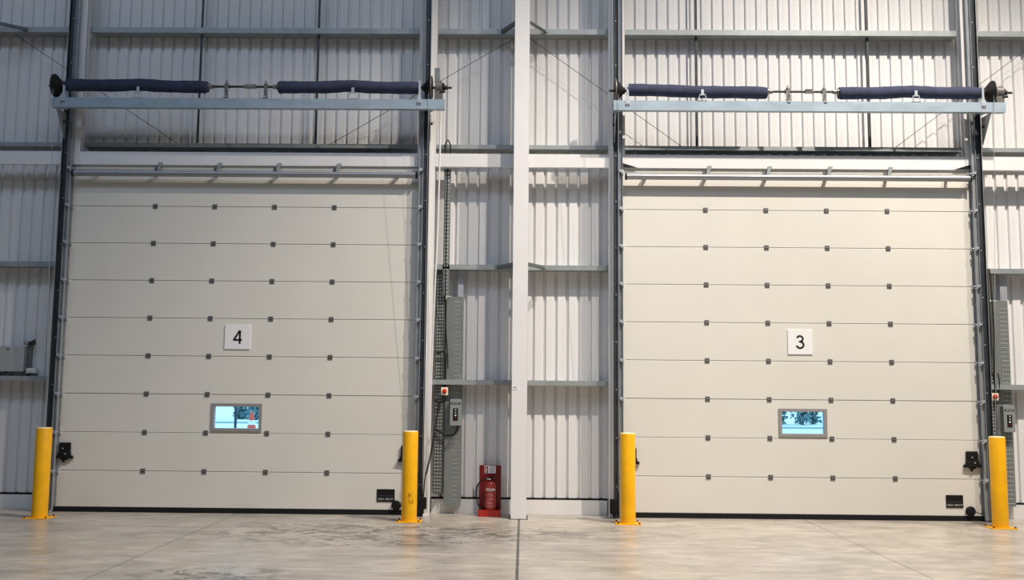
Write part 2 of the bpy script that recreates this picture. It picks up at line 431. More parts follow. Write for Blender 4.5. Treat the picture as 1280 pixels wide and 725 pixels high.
# ---------------------------------------------------------------- doors
ROW = [.031 + .5 * k for k in range(0, 10)]   # joint heights
def door(idx, side, num, x0, x1, xc, logo, locks, wx, sens):
    root = thing('door_%d' % idx, (xc, DOORY, 0), 'closed white sectional overhead door with a black %s on it, the %s one of the two' % (num, side), 'door', kind='structure')
    X0, X1 = x0 - .06, x1 + .06
    W0, W1, WZ0, WZ1 = wx[0], wx[1], 1.052, 1.417
    fr = .042
    # panels: nine full and one cut at the head, 40 mm thick, rounded at the joints
    for k in range(10):
        z0 = .066 if k == 0 else ROW[k] + .003
        z1 = 4.62 if k == 9 else ROW[k + 1] - .003
        if k == 2:
            mb = MB()
            a, b, c, d = W0 + fr * .5, W1 - fr * .5, WZ0 + fr * .5, WZ1 - fr * .5
            mb.box(X0, a, DOORY, DOORY + .04, z0, z1); mb.box(b, X1, DOORY, DOORY + .04, z0, z1)
            mb.box(a, b, DOORY, DOORY + .04, z0, c); mb.box(a, b, DOORY, DOORY + .04, d, z1)
            mb.build('panel', 'panel', root)
        else:
            MB().box(X0, X1, DOORY, DOORY + .04, z0, z1).build('panel', 'panel', root, bevel=.004)
    for a, b in ((X0, x0), (x1, X1)): MB().box(a, b, DOORY - .003, DOORY - .0002, .066, 4.60).build('end_cap', 'galv', root)
    for k in range(1, 10): MB().box(X0, X1, DOORY + .008, DOORY + .036, ROW[k] - .004, ROW[k] + .004).build('joint_gasket', 'seam', root)
    MB().box(X0, X1, DOORY - .006, DOORY + .045, .0, .066, .006).build('bottom_seal', 'rubber', root)
    # hinges on four lines
    for k in range(1, 10):
        for j in range(4):
            hx = xc + (j - 1.5) * .802; hz = ROW[k]
            mb = MB(); mb.box(hx - .030, hx + .030, DOORY - .008, DOORY, hz - .031, hz - .004, .002)
            mb.box(hx - .030, hx + .030, DOORY - .008, DOORY, hz + .004, hz + .031, .002)
            mb.cyl((hx - .028, DOORY - .008, hz), (hx + .028, DOORY - .008, hz), .006, n=8)
            mb.build('hinge', 'tag', root)
            if k == 9:
                MB().prism([(hx + .012, hz - .035), (hx + .052, hz - .035), (hx + .052, hz + .01), (hx + .085, hz + .075), (hx + .085, hz + .092), (hx + .028, hz + .092), (hx + .028, hz + .06), (hx + .012, hz)], 'y', DOORY - .040, DOORY - .034).build('top_clip', 'galvg', root)
    # roller carriers at both edges
    for s, e in ((-1, x0), (1, x1)):
        for k in range(1, 10):
            hz = ROW[k] - .005
            mb = MB()
            mb.box(min(e, e - s * .018), max(e, e - s * .018), DOORY - .03, DOORY, hz - .03, hz + .032)
            mb.box(min(e, e + s * .05), max(e, e + s * .05), -.092, -.086, hz - .012, hz + .022)
            mb.cyl((e - s * .02, -.06, hz), (e + s * .075, -.06, hz), .007, n=8)
            mb.prism([(e - s * .012, hz - .034), (e + s * .012, hz - .034), (e + s * .048, hz + .0), (e + s * .048, hz + .014)], 'y', -.089, -.05)
            c = mb.build('roller_carrier', 'galv', root)
            MB().cyl((e + s * .052, -.06, hz), (e + s * .072, -.06, hz), .021, n=16).build('roller', 'black', c, smooth=True)
    # stiffening tube under the head
    zt = 4.452
    MB().cyl((x0 + .05, DOORY - .115, zt), (x1 - .04, DOORY - .115, zt), .040, n=24).build('stiffening_tube', 'tubem', root, smooth=True)
    for e, s in ((x0 + .05, -1), (x1 - .04, 1)):
        MB().cyl((e, DOORY - .115, zt), (e + s * .022, DOORY - .115, zt), .046, n=24).build('tube_cap', 'black', root, smooth=True)
    for j in range(6):
        hx = x0 + .3 + j * (x1 - x0 - .6) / 5; MB().box(hx - .02, hx + .02, DOORY - .09, DOORY, zt - .02, zt + .02).build('tube_bracket', 'galv', root)
    if num == '3':
        for e, q in ((x0, 1), (x1, -1)):
            MB().prism([(e - q * .03, 4.60), (e + q * .20, 4.592), (e - q * .0, 4.655), (e - q * .03, 4.65)], 'y', -.008, -.002).build('corner_flap', 'rubber', root)
    # window
    mb = MB()
    y0, y1 = DOORY - .014, DOORY + .052
    mb.box(W0, W1, y0, y1, WZ1 - fr, WZ1); mb.box(W0, W1, y0, y1, WZ0, WZ0 + fr)
    mb.box(W0, W0 + fr, y0, y1, WZ0 + fr, WZ1 - fr); mb.box(W1 - fr, W1, y0, y1, WZ0 + fr, WZ1 - fr)
    f = mb.build('window_frame', 'frame', root, bevel=.003)
    MB().box(W0 + fr, W1 - fr, DOORY + .016, DOORY + .020, WZ0 + fr, WZ1 - fr).build('pane', 'glass', f)
    # number plate
    px0, px1, pz0, pz1 = (-3.945, -3.605, 2.127, 2.447) if num == '4' else (3.462, 3.783, 2.122, 2.445)
    pl = MB().box(px0, px1, DOORY - .012, DOORY, pz0, pz1, .002).build('number_plate', 'sign', root, label='white square plate with a black %s' % num)
    digit_mesh(num, pl, (px0 + px1) / 2, DOORY - .012, (pz0 + pz1) / 2)
    # shoot-bolt locks
    for lx, s in locks:
        z = .655
        mb = MB()
        mb.box(lx - .075, lx + .075, DOORY - .035, DOORY, z + .05, z + .235, .010)
        mb.box(lx - .082, lx + .082, DOORY - .05, DOORY, z + .03, z + .11, .010)
        mb.prism([(lx - .115, z + .03), (lx + .115, z + .03), (lx + .105, z + .065), (lx + .06, z + .075), (lx - .06, z + .075), (lx - .105, z + .065)], 'y', DOORY - .045, DOORY)
        mb.prism([(lx - .06, z + .04), (lx + .06, z + .04), (lx + .03, z + .01), (lx - .03, z + .01)], 'y', DOORY - .04, DOORY)
        lk = mb.build('shoot_bolt_lock', 'black', root, bevel=.003)
        mb = MB()
        for bx, bz in ((-.012, .16), (.022, .09)): mb.cyl((lx + bx, DOORY - .051, z + bz), (lx + bx, DOORY - .0525 - .004, z + bz), .009, n=10)
        mb.build('bolt', 'alu', lk)
        MB().cyl((lx - .01, DOORY - .025, z - .022), (lx - .01, DOORY - .025, z + .03), .014, n=12).build('bolt_pin', 'black', lk)
    # maker plate
    gx0, gx1 = logo
    p = MB().box(gx0, gx1, DOORY - .010, DOORY, .170, .330, .006).build('maker_plate', 'black', root)
    text_mesh('lettering', 'ASSA ABLOY', .036, 'gtxt', p, (gx0 + gx1) / 2, DOORY - .0115, .193, bold=.0006)
    MB().box(gx0 + .02, gx1 - .02, DOORY - .0115, DOORY - .010, .243, .247).build('groove_line', 'tag', p)
    # safety sensor
    sx, sg = sens
    s = MB().lathe([(0, 0), (.050, 0), (.062, .012), (.064, .028), (.052, .042), (.02, .048), (0, .048)], Matrix.Translation((sx, DOORY, .128)) @ Matrix.Rotation(PI / 2, 4, 'X'), 24).build('edge_sensor', 'black', root, smooth=True)
    pts = []
    for i in range(13):
        t = i / 12
        pts.append((sx + .05 + t * .20, DOORY - .03 - .03 * t, .13 - .045 * math.sin(t * PI * .9) + .06 * t * t))
    MB().tube(pts, .006).build('sensor_cable', 'black', s, smooth=True)
    return root
door(1, 'left', '4', L4, R4, -3.747, (-1.888, -1.655), ((-5.98, 1), (-1.51, -1)), (-4.085, -3.418), (-1.63, 1))
door(2, 'right', '3', L3, R3, 3.609, (5.452, 5.672), ((1.40, 1), (5.80, -1)), (3.325, 3.953), (5.755, 1))

# ---------------------------------------------------------------- vertical tracks
def track(e, s, label):
    """e = door edge, s = outward direction"""
    root = thing('guide_track', (e + s * .07, -.03, 0), label, 'track')
    def bx(mb, a, b, *r):
        a, b = e + s * a, e + s * b
        return mb.box(min(a, b), max(a, b), *r)
    zt = TOPZ - .02
    mb = MB()
    bx(mb, .002, .006, -.084, -.040, .02, zt); bx(mb, .002, .056, -.044, -.040, .02, zt); bx(mb, .052, .056, -.084, -.040, .02, zt)
    mb.build('roller_channel', 'chan', root)
    mb = MB(); bx(mb, .058, .128, -.048, -.044, 0, zt); bx(mb, .128, .132, -.088, -.044, 0, zt)
    mb.build('angle', 'dgalv', root)  # shade of the track recess is put into this dark colour
    mb = MB(); bx(mb, .1325, .1365, -.094, -.0, 0, zt)  # lit edge of the rail, its brightness put into a pale metal
    mb.build('edge_strip', 'alu', root, label='steel edge strip coloured as a lit edge')
    z = .4
    while z < 7.2:
        MB().cyl((e + s * .09, -.056, z), (e + s * .09, -.048, z), .010, n=8).build('fixing_bolt', 'galvg', root); z += .62
    z = .25
    while z < 7.2:
        bx(MB(), .06, .12, -.042, -.001, z, z + .05).build('wall_bracket', 'dgalv', root); z += .95
    return root
track(L4, -1, 'vertical steel track on the left side of the left door')
track(R4, 1, 'vertical steel track on the right side of the left door')
track(L3, -1, 'vertical steel track on the left side of the right door')
track(R3, 1, 'vertical steel track on the right side of the right door')

# ---------------------------------------------------------------- spring beam and shaft
def spring_gear(num, xa, xb, springs, brs, coup, drums, zsh, side, sag, motor):
    root = thing('spring_beam', ((xa + xb) / 2, -.38, 5.26), 'pale blue galvanised channel beam carrying the springs of the %s door' % dict(zip('43', ('left', 'right')))[num], 'beam')
    z0, z1 = 5.268, 5.398
    mb = MB(); mb.box(xa, xb, -.385, -.380, z0, z1); mb.box(xa, xb, -.380, -.30, z1 - .005, z1); mb.box(xa, xb, -.380, -.30, z0, z0 + .005)
    mb.build('channel', 'galvb', root)
    for gx in side:
        MB().prism([(-.375, z0), (-.095, z0), (-.095, z0 - .36), (-.12, z0 - .36)], 'x', gx - .003, gx + .003).build('gusset_plate', 'galvg', root)
        MB().cyl((gx - .03, -.17, z0 - .14), (gx + .03, -.17, z0 - .14), .016, n=8).build('bolt', 'dsteel', root)
        MB().box(gx - .02, gx + .02, -.30, -.09, z1 - .09, z1 - .03).build('support_arm', 'galvb', root)
    sy = -.30
    # bearing brackets in the middle, end brackets and spring cradles belong to the beam
    def bracket(bx, big=True):
        mb = MB()
        mb.prism([(bx - .030, z1 + .001), (bx + .034, z1 + .001), (bx + .026, z1 + .07), (bx + .028, zsh + .02), (bx + .006, zsh + .075), (bx - .006, zsh + .075), (bx - .026, zsh + .02), (bx - .022, z1 + .07)], 'y', sy - .035, sy - .028)
        mb.box(bx - .030, bx + .030, -.384, -.33, z1 + .001, z1 + .009)
        b = mb.build('bearing_bracket', 'chrome', root)
        mb = MB().cyl((bx - .022, sy, zsh), (bx + .022, sy, zsh), .034, n=20)
        mb.build('bearing', 'dsteel', b, smooth=True)
        mb = MB()
        for dx, dz in ((-.028, -.055), (.028, -.048), (-.002, .04), (-.008, -.16), (.014, -.16)):
            yy = sy - .035 if dz > -.1 else -.385
            mb.cyl((bx + dx, yy - .014, zsh + dz), (bx + dx, yy, zsh + dz), .011, n=6)
        mb.build('bolt', 'galv', b)
    for bx in brs: bracket(bx)
    for (a, b) in springs:
        m_ = (a + b) / 2 + .06
        mb = MB()
        for s in (-1, 1):
            mb.prism([(m_ + s * .05, z1), (m_ + s * .058, z1), (m_ + s * .040, z1 + .085), (m_ + s * .032, z1 + .085)], 'y', sy - .09, sy - .075)
        mb.box(m_ - .042, m_ + .042, sy - .09, sy - .075, z1 + .075, z1 + .088); mb.box(m_ - .018, m_ + .018, sy - .092, sy - .084, z1 + .085, z1 + .15)
        mb.box(m_ - .06, m_ + .06, sy - .09, sy - .07, z1, z1 + .004)
        mb.build('spring_cradle', 'galv', root)
    for (dx, s) in drums:      # end bearing plates between drum and spring
        ex = dx - s * .155
        mb = MB(); mb.prism([(ex - .030, z1), (ex + .030, z1), (ex + .018, z1 + .06), (ex + .012, zsh + .07), (ex - .012, zsh + .07), (ex - .012, z1 + .06)], 'y', sy - .075, sy - .068)
        mb.box(ex - .028, ex + .028, -.392, -.386, z1 - .075, z1 - .01)
        mb.prism([(sy - .07, z1), (sy + .06, z1), (sy + .045, zsh + .06), (sy - .07, zsh + .06)], 'x', ex - .003, ex + .003)
        b = mb.build('end_plate', 'galv', root)
        mb = MB()
        for bx in (-.014, .014): mb.cyl((ex + bx, -.402, z1 - .055), (ex + bx, -.392, z1 - .055), .009, n=6)
        mb.build('bolt', 'dsteel', b)

    sh = thing('spring_shaft', ((xa + xb) / 2, sy, zsh), 'dark steel shaft with blue covered springs and cable drums above the %s door' % dict(zip('43', ('left', 'right')))[num], 'shaft')
    a0 = min(d[0] for d in drums) - .10; a1 = max(d[0] for d in drums) + .26
    if num == '4': a0 += .02
    MB().cyl((a0 if num == '4' else a0 + .02, sy, zsh), (a1, sy, zsh), .0155, n=16).build('shaft', 'dsteel', sh, smooth=True)
    for (a, b), sg in zip(springs, sag):
        n = 40; pts = []
        for i in range(n + 1):
            t = i / n
            pts.append((a + (b - a) * t, sy, zsh + sg(t)))
        rad = lambda t: .080 * (1 + .025 * math.sin(t * 23) + .02 * math.sin(t * 61 + 1)) * (1 if .01 < t < .99 else .93)
        MB().tube(pts, rad, 24).build('spring_sleeve', 'blue', sh, smooth=True, label='blue fabric sleeve over the torsion spring')
        # inner end cone and drawn-in hem
        inner = b if abs(b - (xa + xb) / 2) < abs(a - (xa + xb) / 2) else a
        s = 1 if inner == b else -1
        MB().lathe([(0, 0), (.045, 0), (.045, .02), (.030, .03), (.030, .075), (0, .075)], Matrix.Translation((inner, sy, zsh)) @ Matrix.Rotation(s * PI / 2, 4, 'Y'), 16).build('winding_cone', 'chrome', sh, smooth=True)
        MB().prism([(inner - s * .05, zsh - .07), (inner - s * .005, zsh - .07), (inner - s * .028, zsh - .115)], 'y', sy - .03, sy - .015).build('sleeve_tie', 'blue', sh)
    c0, c1 = coup
    mb = MB(); mb.cyl((c0, sy, zsh), (c1, sy, zsh), .026, n=16)
    for i in range(5):
        x = c0 + .012 + (c1 - c0 - .024) * i / 4
        for dz in (-.020, .020): mb.box(x - .007, x + .007, sy - .036, sy - .02, zsh + dz - .007, zsh + dz + .007)
    mb.build('shaft_coupling', 'chrome', sh, smooth=False)
    for dx, s in drums:        # conical cable drums, wide rim outboard
        prof = [(.018, -.13), (.040, -.13), (.046, -.112)]
        k = 9
        for i in range(k):
            r = .050 + .098 * (i / (k - 1)); h = -.105 + .085 * (i / (k - 1))
            prof += [(r, h), (r + .004, h + .0055), (r - .001, h + .008)]
        prof += [(.150, -.012), (.152, 0), (.145, .006), (.02, .006), (.02, -.13)]
        d = MB().lathe(prof, Matrix.Translation((dx, sy, zsh)) @ Matrix.Rotation(s * PI / 2, 4, 'Y'), 40).build('cable_drum', 'drum', sh, smooth=True)
        MB().lathe([(.1525, -.008), (.1565, -.008), (.1565, .002), (.1525, .002), (.1525, -.008)], Matrix.Translation((dx, sy, zsh)) @ Matrix.Rotation(s * PI / 2, 4, 'Y'), 40).build('drum_rim', 'rim', d, smooth=True)
        MB().cyl((dx - s * .03, sy - .11, zsh - .05), (dx - s * .055, -.075, .35), .0028, n=5).build('lifting_cable', 'galv', d)
    mx = motor
    g = MB(); g.cyl((mx - .045, sy, zsh), (mx + .045, sy, zsh), .085, n=20); g.box(mx - .05, mx + .05, sy - .06, sy + .09, z1 + .002, zsh)
    gb = g.build('gearbox', 'gear', sh, smooth=True, label='grey gearbox at the outer shaft end')
    MB().cyl((mx + .045, sy, zsh), (mx + .075, sy, zsh), .060, n=20).build('flange', 'black', gb, smooth=True)
    mb = MB(); mb.cyl((mx + .075, sy, zsh), (mx + .115, sy, zsh), .030, n=16); mb.cyl((mx + .03, sy - .06, zsh - .07), (mx + .09, sy - .06, zsh - .07), .018, n=10)
    mb.build('hub', 'dsteel', gb, smooth=True)
    return root, sh
bump = lambda c, h, w=.12: (lambda t: h * math.exp(-((t - c) / w) ** 2))
sagA = lambda t: .012 - .05 * t * .4 + .018 * math.exp(-((t - .52) / .12) ** 2)
sagB = lambda t: -.004 + .02 * math.exp(-((t - .5) / .13) ** 2)
sagC = lambda t: .012 - .035 * t + .004 * math.sin(t * 9)
sagD = lambda t: -.018 + .02 * math.exp(-((t - .5) / .14) ** 2) + .012 * t
r4, s4 = spring_gear('4', -6.225, -1.055, ((-6.105, -4.20), (-3.262, -1.385)), (-3.945, -3.425), (-3.715, -3.555),
                     ((-6.235, -1), (-1.235, 1)), 5.580, (-6.165, -1.262), (sagA, sagB), -1.145)
r3, s3 = spring_gear('3', 1.150, 6.235, ((1.330, 3.165), (4.105, 5.935)), (3.432, 3.905), (3.665, 3.765),
                     ((1.178, -1), (6.105, 1)), 5.552, (1.185, 6.05), (sagC, sagD), 6.185)
# drive unit upper box on the door-4 side
MB().box(-1.205, -1.140, -.27, -.17, 5.66, 5.86, .004).build('brake_box', 'tray', s4, label='grey box standing above the gearbox')

# ---------------------------------------------------------------- bollards
def bollard(x, y, label, scuff=False):
    root = thing('bollard', (x, y, 0), label, 'bollard')
    r = .095; h = 1.10
    MB().lathe([(0, .012), (r, .012), (r, h - .008), (r - .004, h)], Matrix.Translation((x, y, 0)), 40).build('post', 'yellow', root, smooth=True)
    MB().lathe([(r - .003, h - .001), (r - .010, h + .008), (0, h + .012)], Matrix.Translation((x, y, 0)), 40).build('cap', 'dusty', root, smooth=True, label='dusty pale cap')
    MB().box(x - .155, x + .155, y - .13, y + .13, 0, .012, .003).build('base_plate', 'yellow', root)
    for dx in (-.13, .13):
        for dy in (-.105, .105):
            MB().cyl((x + dx, y + dy, .012), (x + dx, y + dy, .030), .013, n=6).build('anchor_bolt', 'bronze', root)
    if scuff:
        mb = MB(); rr = r + .0006
        rs = random.Random(3)
        for i in range(9):
            a = -PI / 2 + .15 + rs.uniform(-.18, .55); z = rs.uniform(.16, .36); da = rs.uniform(.03, .12); dz = rs.uniform(.012, .035)
            q = []
            for k in range(7):
                t = 2 * PI * k / 7; f = rs.uniform(.5, 1.1)
                aa = a + da * math.cos(t) * f; q.append(mb.bm.verts.new((x + rr * math.cos(aa), y + rr * math.sin(aa), z + dz * math.sin(t) * f)))
            mb.bm.faces.new(q)
        mb.build('scuff_mark', 'scuff', root)
    return root
bollard(-5.965, -.60, 'yellow bollard at the far left, in front of the left side of the left door')
bollard(-1.395, -.58, 'yellow bollard with brown scuffs in front of the right side of the left door', True)
bollard(1.300, -.56, 'yellow bollard in front of the left side of the right door')
bollard(5.845, -.58, 'yellow bollard at the far right, below a grey control box')

# ---------------------------------------------------------------- cable trays
def tray(x0, x1, z0, z1, y, cols, pitch, hh, label, lip=.045, name='cable_tray', mt='tray', ystart=0):
    """folded steel sheet with punched slots; cols = list of (a,b) slot spans in x"""
    root = MB(); bm = root.bm
    xs = [x0]
    hole = []
    for a, b in cols: xs += [a, b]
    xs.append(x1)
    zs = [z0]; z = z0 + .04 + ystart
    hz = []
    while z + hh < z1 - .03:
        zs += [z, z + hh]; z += pitch
    zs.append(z1)
    V = [[bm.verts.new((x, y, zz)) for x in xs] for zz in zs]
    for i in range(len(zs) - 1):
        for j in range(len(xs) - 1):
            if i % 2 == 1 and j % 2 == 1: continue
            bm.faces.new((V[i][j], V[i][j + 1], V[i + 1][j + 1], V[i + 1][j]))
    base = set(bm.faces)
    for zz in zs[1:-1:2]:
        for a, b in cols: root.box(a, b, y - .003, y + .002, zz - .003, zz + hh * .6)  # pale strips partly covering the slots, imitating light showing through
    for fc in bm.faces:
        if fc not in base: fc.material_index = 1
    n0 = set(bm.faces)
    root.box(x0 - .0015, x0, y, y + lip, z0, z1); root.box(x1, x1 + .0015, y, y + lip, z0, z1)
    return root
def make_tray(name, label, *a, **k):
    mb = tray(*a, label, **k); o = mb.build(name, k.get('mt', 'tray')); return tag(o, label, 'cable tray')
wt = thing('cable_tray', (-.92, .25, .14), 'wide grey perforated cable tray standing beside the control box left of the middle column', 'cable tray')
tray(-1.035, -.815, .145, 2.86, .215, [(-.925, -.915), (-.905, -.895), (-.885, -.875), (-.862, -.852)], .058, .014, '', lip=.084).build('tray_sheet', 'tray', wt)
tray(-.885, -.815, 2.862, 3.31, .213, [(-.872, -.862), (-.842, -.832)], .05, .014, '', lip=.086).build('riser', 'galv', wt)
MB().box(-1.035, -.815, .19, .214, .10, .16).build('foot_bracket', 'tray', wt)
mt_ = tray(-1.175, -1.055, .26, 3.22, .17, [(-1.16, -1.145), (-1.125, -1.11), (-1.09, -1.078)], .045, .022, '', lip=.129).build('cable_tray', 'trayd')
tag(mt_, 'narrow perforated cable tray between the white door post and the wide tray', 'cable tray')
nt_ = tray(-1.085, -1.000, 2.87, 4.585, .10, [(-1.07, -1.052), (-1.035, -1.018)], .05, .02, '', lip=.03).build('cable_tray', 'tray')
tag(nt_, 'slim upper cable tray running up to the short white beam left of the middle column', 'cable tray')
rt = thing('cable_tray', (6.33, .25, .17), 'wide grey perforated cable tray at the right edge, behind the control box', 'cable tray')
tray(6.235, 6.435, .17, 2.86, .20, [(6.325, 6.352), (6.365, 6.392), (6.402, 6.42)], .058, .014, '', lip=.098).build('tray_sheet', 'tray', rt)
tray(6.345, 6.435, 2.862, 3.27, .198, [(6.365, 6.38), (6.40, 6.415)], .05, .014, '', lip=.1).build('riser', 'galv', rt)
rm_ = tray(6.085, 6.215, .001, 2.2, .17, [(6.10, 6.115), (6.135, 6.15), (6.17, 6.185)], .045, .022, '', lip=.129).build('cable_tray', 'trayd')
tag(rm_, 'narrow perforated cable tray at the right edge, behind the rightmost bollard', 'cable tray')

# ---------------------------------------------------------------- control gear
def control_box(x0, x1, z0, z1, y1, label):
    y0 = y1 - .09
    b = thing('control_box', ((x0 + x1) / 2, y1, z0), label, 'control box')
    MB().box(x0, x1, y0, y1, z0, z1, .006).build('housing', 'boxgrey', b)
    w = x1 - x0; h = z1 - z0
    p = MB().box(x0 + .012, x1 - .012, y0 - .002, y0, z1 - .068, z1 - .042).build('name_strip', 'black', b)
    text_mesh('lettering', 'ASSA ABLOY', .017, 'wtxt', p, (x0 + x1) / 2, y0 - .003, z1 - .061)
    p = MB().box(x0 + w * .28, x0 + w * .72, y0 - .006, y0, z0 + h * .2, z0 + h * .66, .002).build('keypad', 'black', b)
    for i, mm in enumerate(('gtxt', 'gtxt', 'wtxt', 'red')):
        MB().cyl(((x0 + x1) / 2, y0 - .012, z0 + h * (.60 - .105 * i)), ((x0 + x1) / 2, y0 - .006, z0 + h * (.60 - .105 * i)), .011, n=14).build('button', mm, p, smooth=True)
control_box(-.962, -.815, 1.15, 1.497, .2115, 'grey door control box on the wide cable tray left of the middle column')
control_box(6.278, 6.425, 1.135, 1.475, .1965, 'grey door control box at the right edge above the rightmost bollard')
def isolator(x0, x1, z0, z1, y1, label):
    b = thing('isolator_switch', ((x0 + x1) / 2, y1, z0), label, 'switch')
    MB().box(x0, x1, y1 - .06, y1, z0, z1, .005).build('housing', 'cream', b)
    xc, zc = (x0 + x1) / 2, (z0 + z1) / 2
    k = MB().cyl((xc, y1 - .06, zc), (xc, y1 - .075, zc), .030, n=20)
    k.build('rotary_plate', 'knob', b, smooth=True)
    MB().box(xc - .026, xc + .026, y1 - .092, y1 - .075, zc - .008, zc + .008, .002).build('knob', 'knob', b)
isolator(-1.084, -.993, 1.548, 1.652, .168, 'small cream isolator switch with red knob beside the grey box left of the middle column')
isolator(6.128, 6.222, 1.545, 1.642, .168, 'small cream isolator switch with red knob at the right edge above the bollard')

def smooth_path(P, n=10):
    P = [Vector(p) for p in P]; out = []
    for i in range(len(P) - 1):
        p0, p1, p2, p3 = P[max(i - 1, 0)], P[i], P[i + 1], P[min(i + 2, len(P) - 1)]
        for k in range(n):
            t = k / n
            out.append(.5 * ((2 * p1) + (p2 - p0) * t + (2 * p0 - 5 * p1 + 4 * p2 - p3) * t * t + (3 * p1 - p0 - 3 * p2 + p3) * t ** 3))
    out.append(P[-1]); return out
def coil(P, rad, turns, n_per=8):
    path = smooth_path(P, 20); N_ = turns * n_per; out = []
    tot = [0]
    for a, b in zip(path, path[1:]): tot.append(tot[-1] + (b - a).length)
    j = 0
    for i in range(N_ + 1):
        d = tot[-1] * i / N_
        while j < len(tot) - 2 and tot[j + 1] < d: j += 1
        f = (d - tot[j]) / max(tot[j + 1] - tot[j], 1e-9); p = path[j].lerp(path[j + 1], f)
        t = (path[j + 1] - path[j]).normalized(); a = t.orthogonal().normalized(); c = t.cross(a)
        w = 2 * PI * i / n_per
        out.append(p + (a * math.cos(w) + c * math.sin(w)) * rad)
    return out
def cable(P, r, label, name='cable', m='black', n=8):
    return tag(MB().tube(smooth_path(P), r, n).build(name, m, smooth=True), label, 'cable')
# left set
cable([(-.862, .15, 1.149), (-.87, .13, 1.08), (-.93, .12, 1.03), (-1.02, .12, 1.03), (-1.10, .13, 1.075), (-1.17, .14, 1.10)], .014, 'black cable looping left from the bottom of the control box beside the cable tray')
cable([(-1.045, .13, 1.547), (-1.05, .12, 1.49), (-1.09, .11, 1.455), (-1.14, .12, 1.475), (-1.175, .13, 1.48)], .012, 'short black cable hooking left under the cream isolator switch')
cable([(-1.030, .13, 1.653), (-1.03, .12, 1.8), (-1.03, .12, 2.0), (-1.035, .12, 2.10), (-1.075, .11, 2.12), (-1.13, .12, 2.10), (-1.165, .13, 2.13)], .012, 'black cable rising from the cream isolator switch with a hook to the left')
cable([(-1.04, .07, 4.58), (-1.045, .07, 4.0), (-1.045, .07, 3.0), (-1.04, .12, 2.5), (-1.01, .14, 2.1), (-1.00, .14, 1.9)], .008, 'long thin dark cable hanging down the slim upper cable tray')
cable([(-1.075, .07, 4.775), (-1.075, .06, 4.90), (-1.045, .06, 4.97), (-1.010, .06, 4.90), (-1.010, .07, 4.775)], .009, 'small dark cable loop standing on the short white beam right of the left door')
cc = MB().tube(coil([(-1.10, .10, 1.44), (-1.13, -.02, 1.2), (-1.16, -.14, .9), (-1.205, -.19, .66), (-1.235, -.20, .55)], .012, 60), .0045, 5).build('coiled_cable', 'black', smooth=True)
tag(cc, 'black coiled cord running down from the isolator switch to the foot of the white post', 'cable')
cable([(-1.235, -.20, .56), (-1.25, -.19, .45), (-1.26, -.165, .30), (-1.27, -.13, .256)], .008, 'short dark cable end hanging beside the scuffed bollard')
jb = thing('junction_box', (-1.275, -.12, .05), 'black junction box low behind the scuffed bollard', 'box')
MB().box(-1.325, -1.225, -.16, -.095, .10, .25, .015).build('housing', 'black', jb)
MB().cyl((-1.275, -.13, .04), (-1.275, -.13, .10), .018, n=10).build('cable_gland', 'black', jb)
jb = thing('junction_box', (1.165, -.12, .05), 'black junction box low behind the bollard left of the right door', 'box')
MB().box(1.115, 1.225, -.16, -.095, .06, .25, .015).build('housing', 'black', jb)
MB().cyl((1.17, -.13, .02), (1.17, -.13, .06), .018, n=10).build('cable_gland', 'black', jb)
jb = thing('junction_box', (6.02, -.12, .05), 'black junction box low behind the rightmost bollard', 'box')
MB().box(5.965, 6.045, -.16, -.095, .09, .28, .015).build('housing', 'black', jb)
MB().cyl((6.0, -.13, .03), (6.0, -.13, .09), .018, n=10).build('cable_gland', 'black', jb)
# hand chain / pull strap by the drive of the left door
tag(MB().tube([(-1.125, -.185, 5.50), (-1.125, -.185, 4.8), (-1.135, -.18, 3.9), (-1.185, -.08, 2.4), (-1.215, -.03, 1.0), (-1.210, -.03, .12)], .011, 8).build('pull_rope', 'white', smooth=True),
    'long pale pull rope hanging down the white post right of the left door', 'rope')
# right set
cable([(6.155, .155, 1.85), (6.155, .12, 2.3), (6.135, .08, 2.7), (6.115, .07, 3.15), (6.14, .07, 3.27), (6.165, .08, 3.15), (6.185, .09, 2.7), (6.205, .12, 2.2), (6.205, .155, 1.85)], .010,
      'dark cable doubled back in a tall hairpin loop at the right edge', m='dsteel')
cc = MB().tube(coil([(6.155, .10, 1.90), (6.175, .10, 1.8), (6.18, .10, 1.72), (6.178, .12, 1.645)], .012, 22), .0045, 5).build('coiled_cable', 'black', smooth=True)
tag(cc, 'black coiled cord just above the cream isolator switch at the right edge', 'cable')
cable([(6.22, .10, 1.90), (6.235, .10, 1.78), (6.225, .11, 1.66), (6.20, .12, 1.644)], .008, 'short black cable bowing right above the isolator switch at the right edge')
cable([(6.12, .16, 1.9), (6.115, .11, 1.7), (6.11, .11, 1.5), (6.10, .16, 1.44)], .009, 'black cable left of the isolator switch at the right edge')

# left edge box, lamp bracket and small box
lb_ = thing('equipment_box', (-7.0, .2, 1.80), 'large flat grey equipment box on the wall at the left edge', 'box')
MB().box(-7.45, -6.665, .15, .295, 1.81, 2.15, .005).build('housing', 'boxlight', lb_)
MB().box(-6.90, -6.865, .147, .150, 2.095, 2.12).build('label_plate', 'tag', lb_)
cd = MB().box(-6.655, -6.618, .24, .297, 1.86, 2.16).build('conduit', 'tray')
tag(cd, 'short flat grey conduit between small white box and wall bracket at the left edge', 'conduit')
sb = thing('socket_box', (-6.57, .25, 1.79), 'small white box low beside the large grey box at the left edge', 'box')
MB().box(-6.650, -6.525, .20, .297, 1.79, 1.855, .005).build('housing', 'boxgrey2', sb) if False else MB().box(-6.650, -6.525, .20, .297, 1.79, 1.858, .005).build('housing', 'sign', sb)
MB().box(-6.63, -6.545, .197, .200, 1.805, 1.84).build('cover', 'cream', sb)
wb = thing('pipe_bracket', (-6.64, .2, 2.17), 'small shiny clamp bracket on the wall above the large grey box at the left edge', 'bracket')
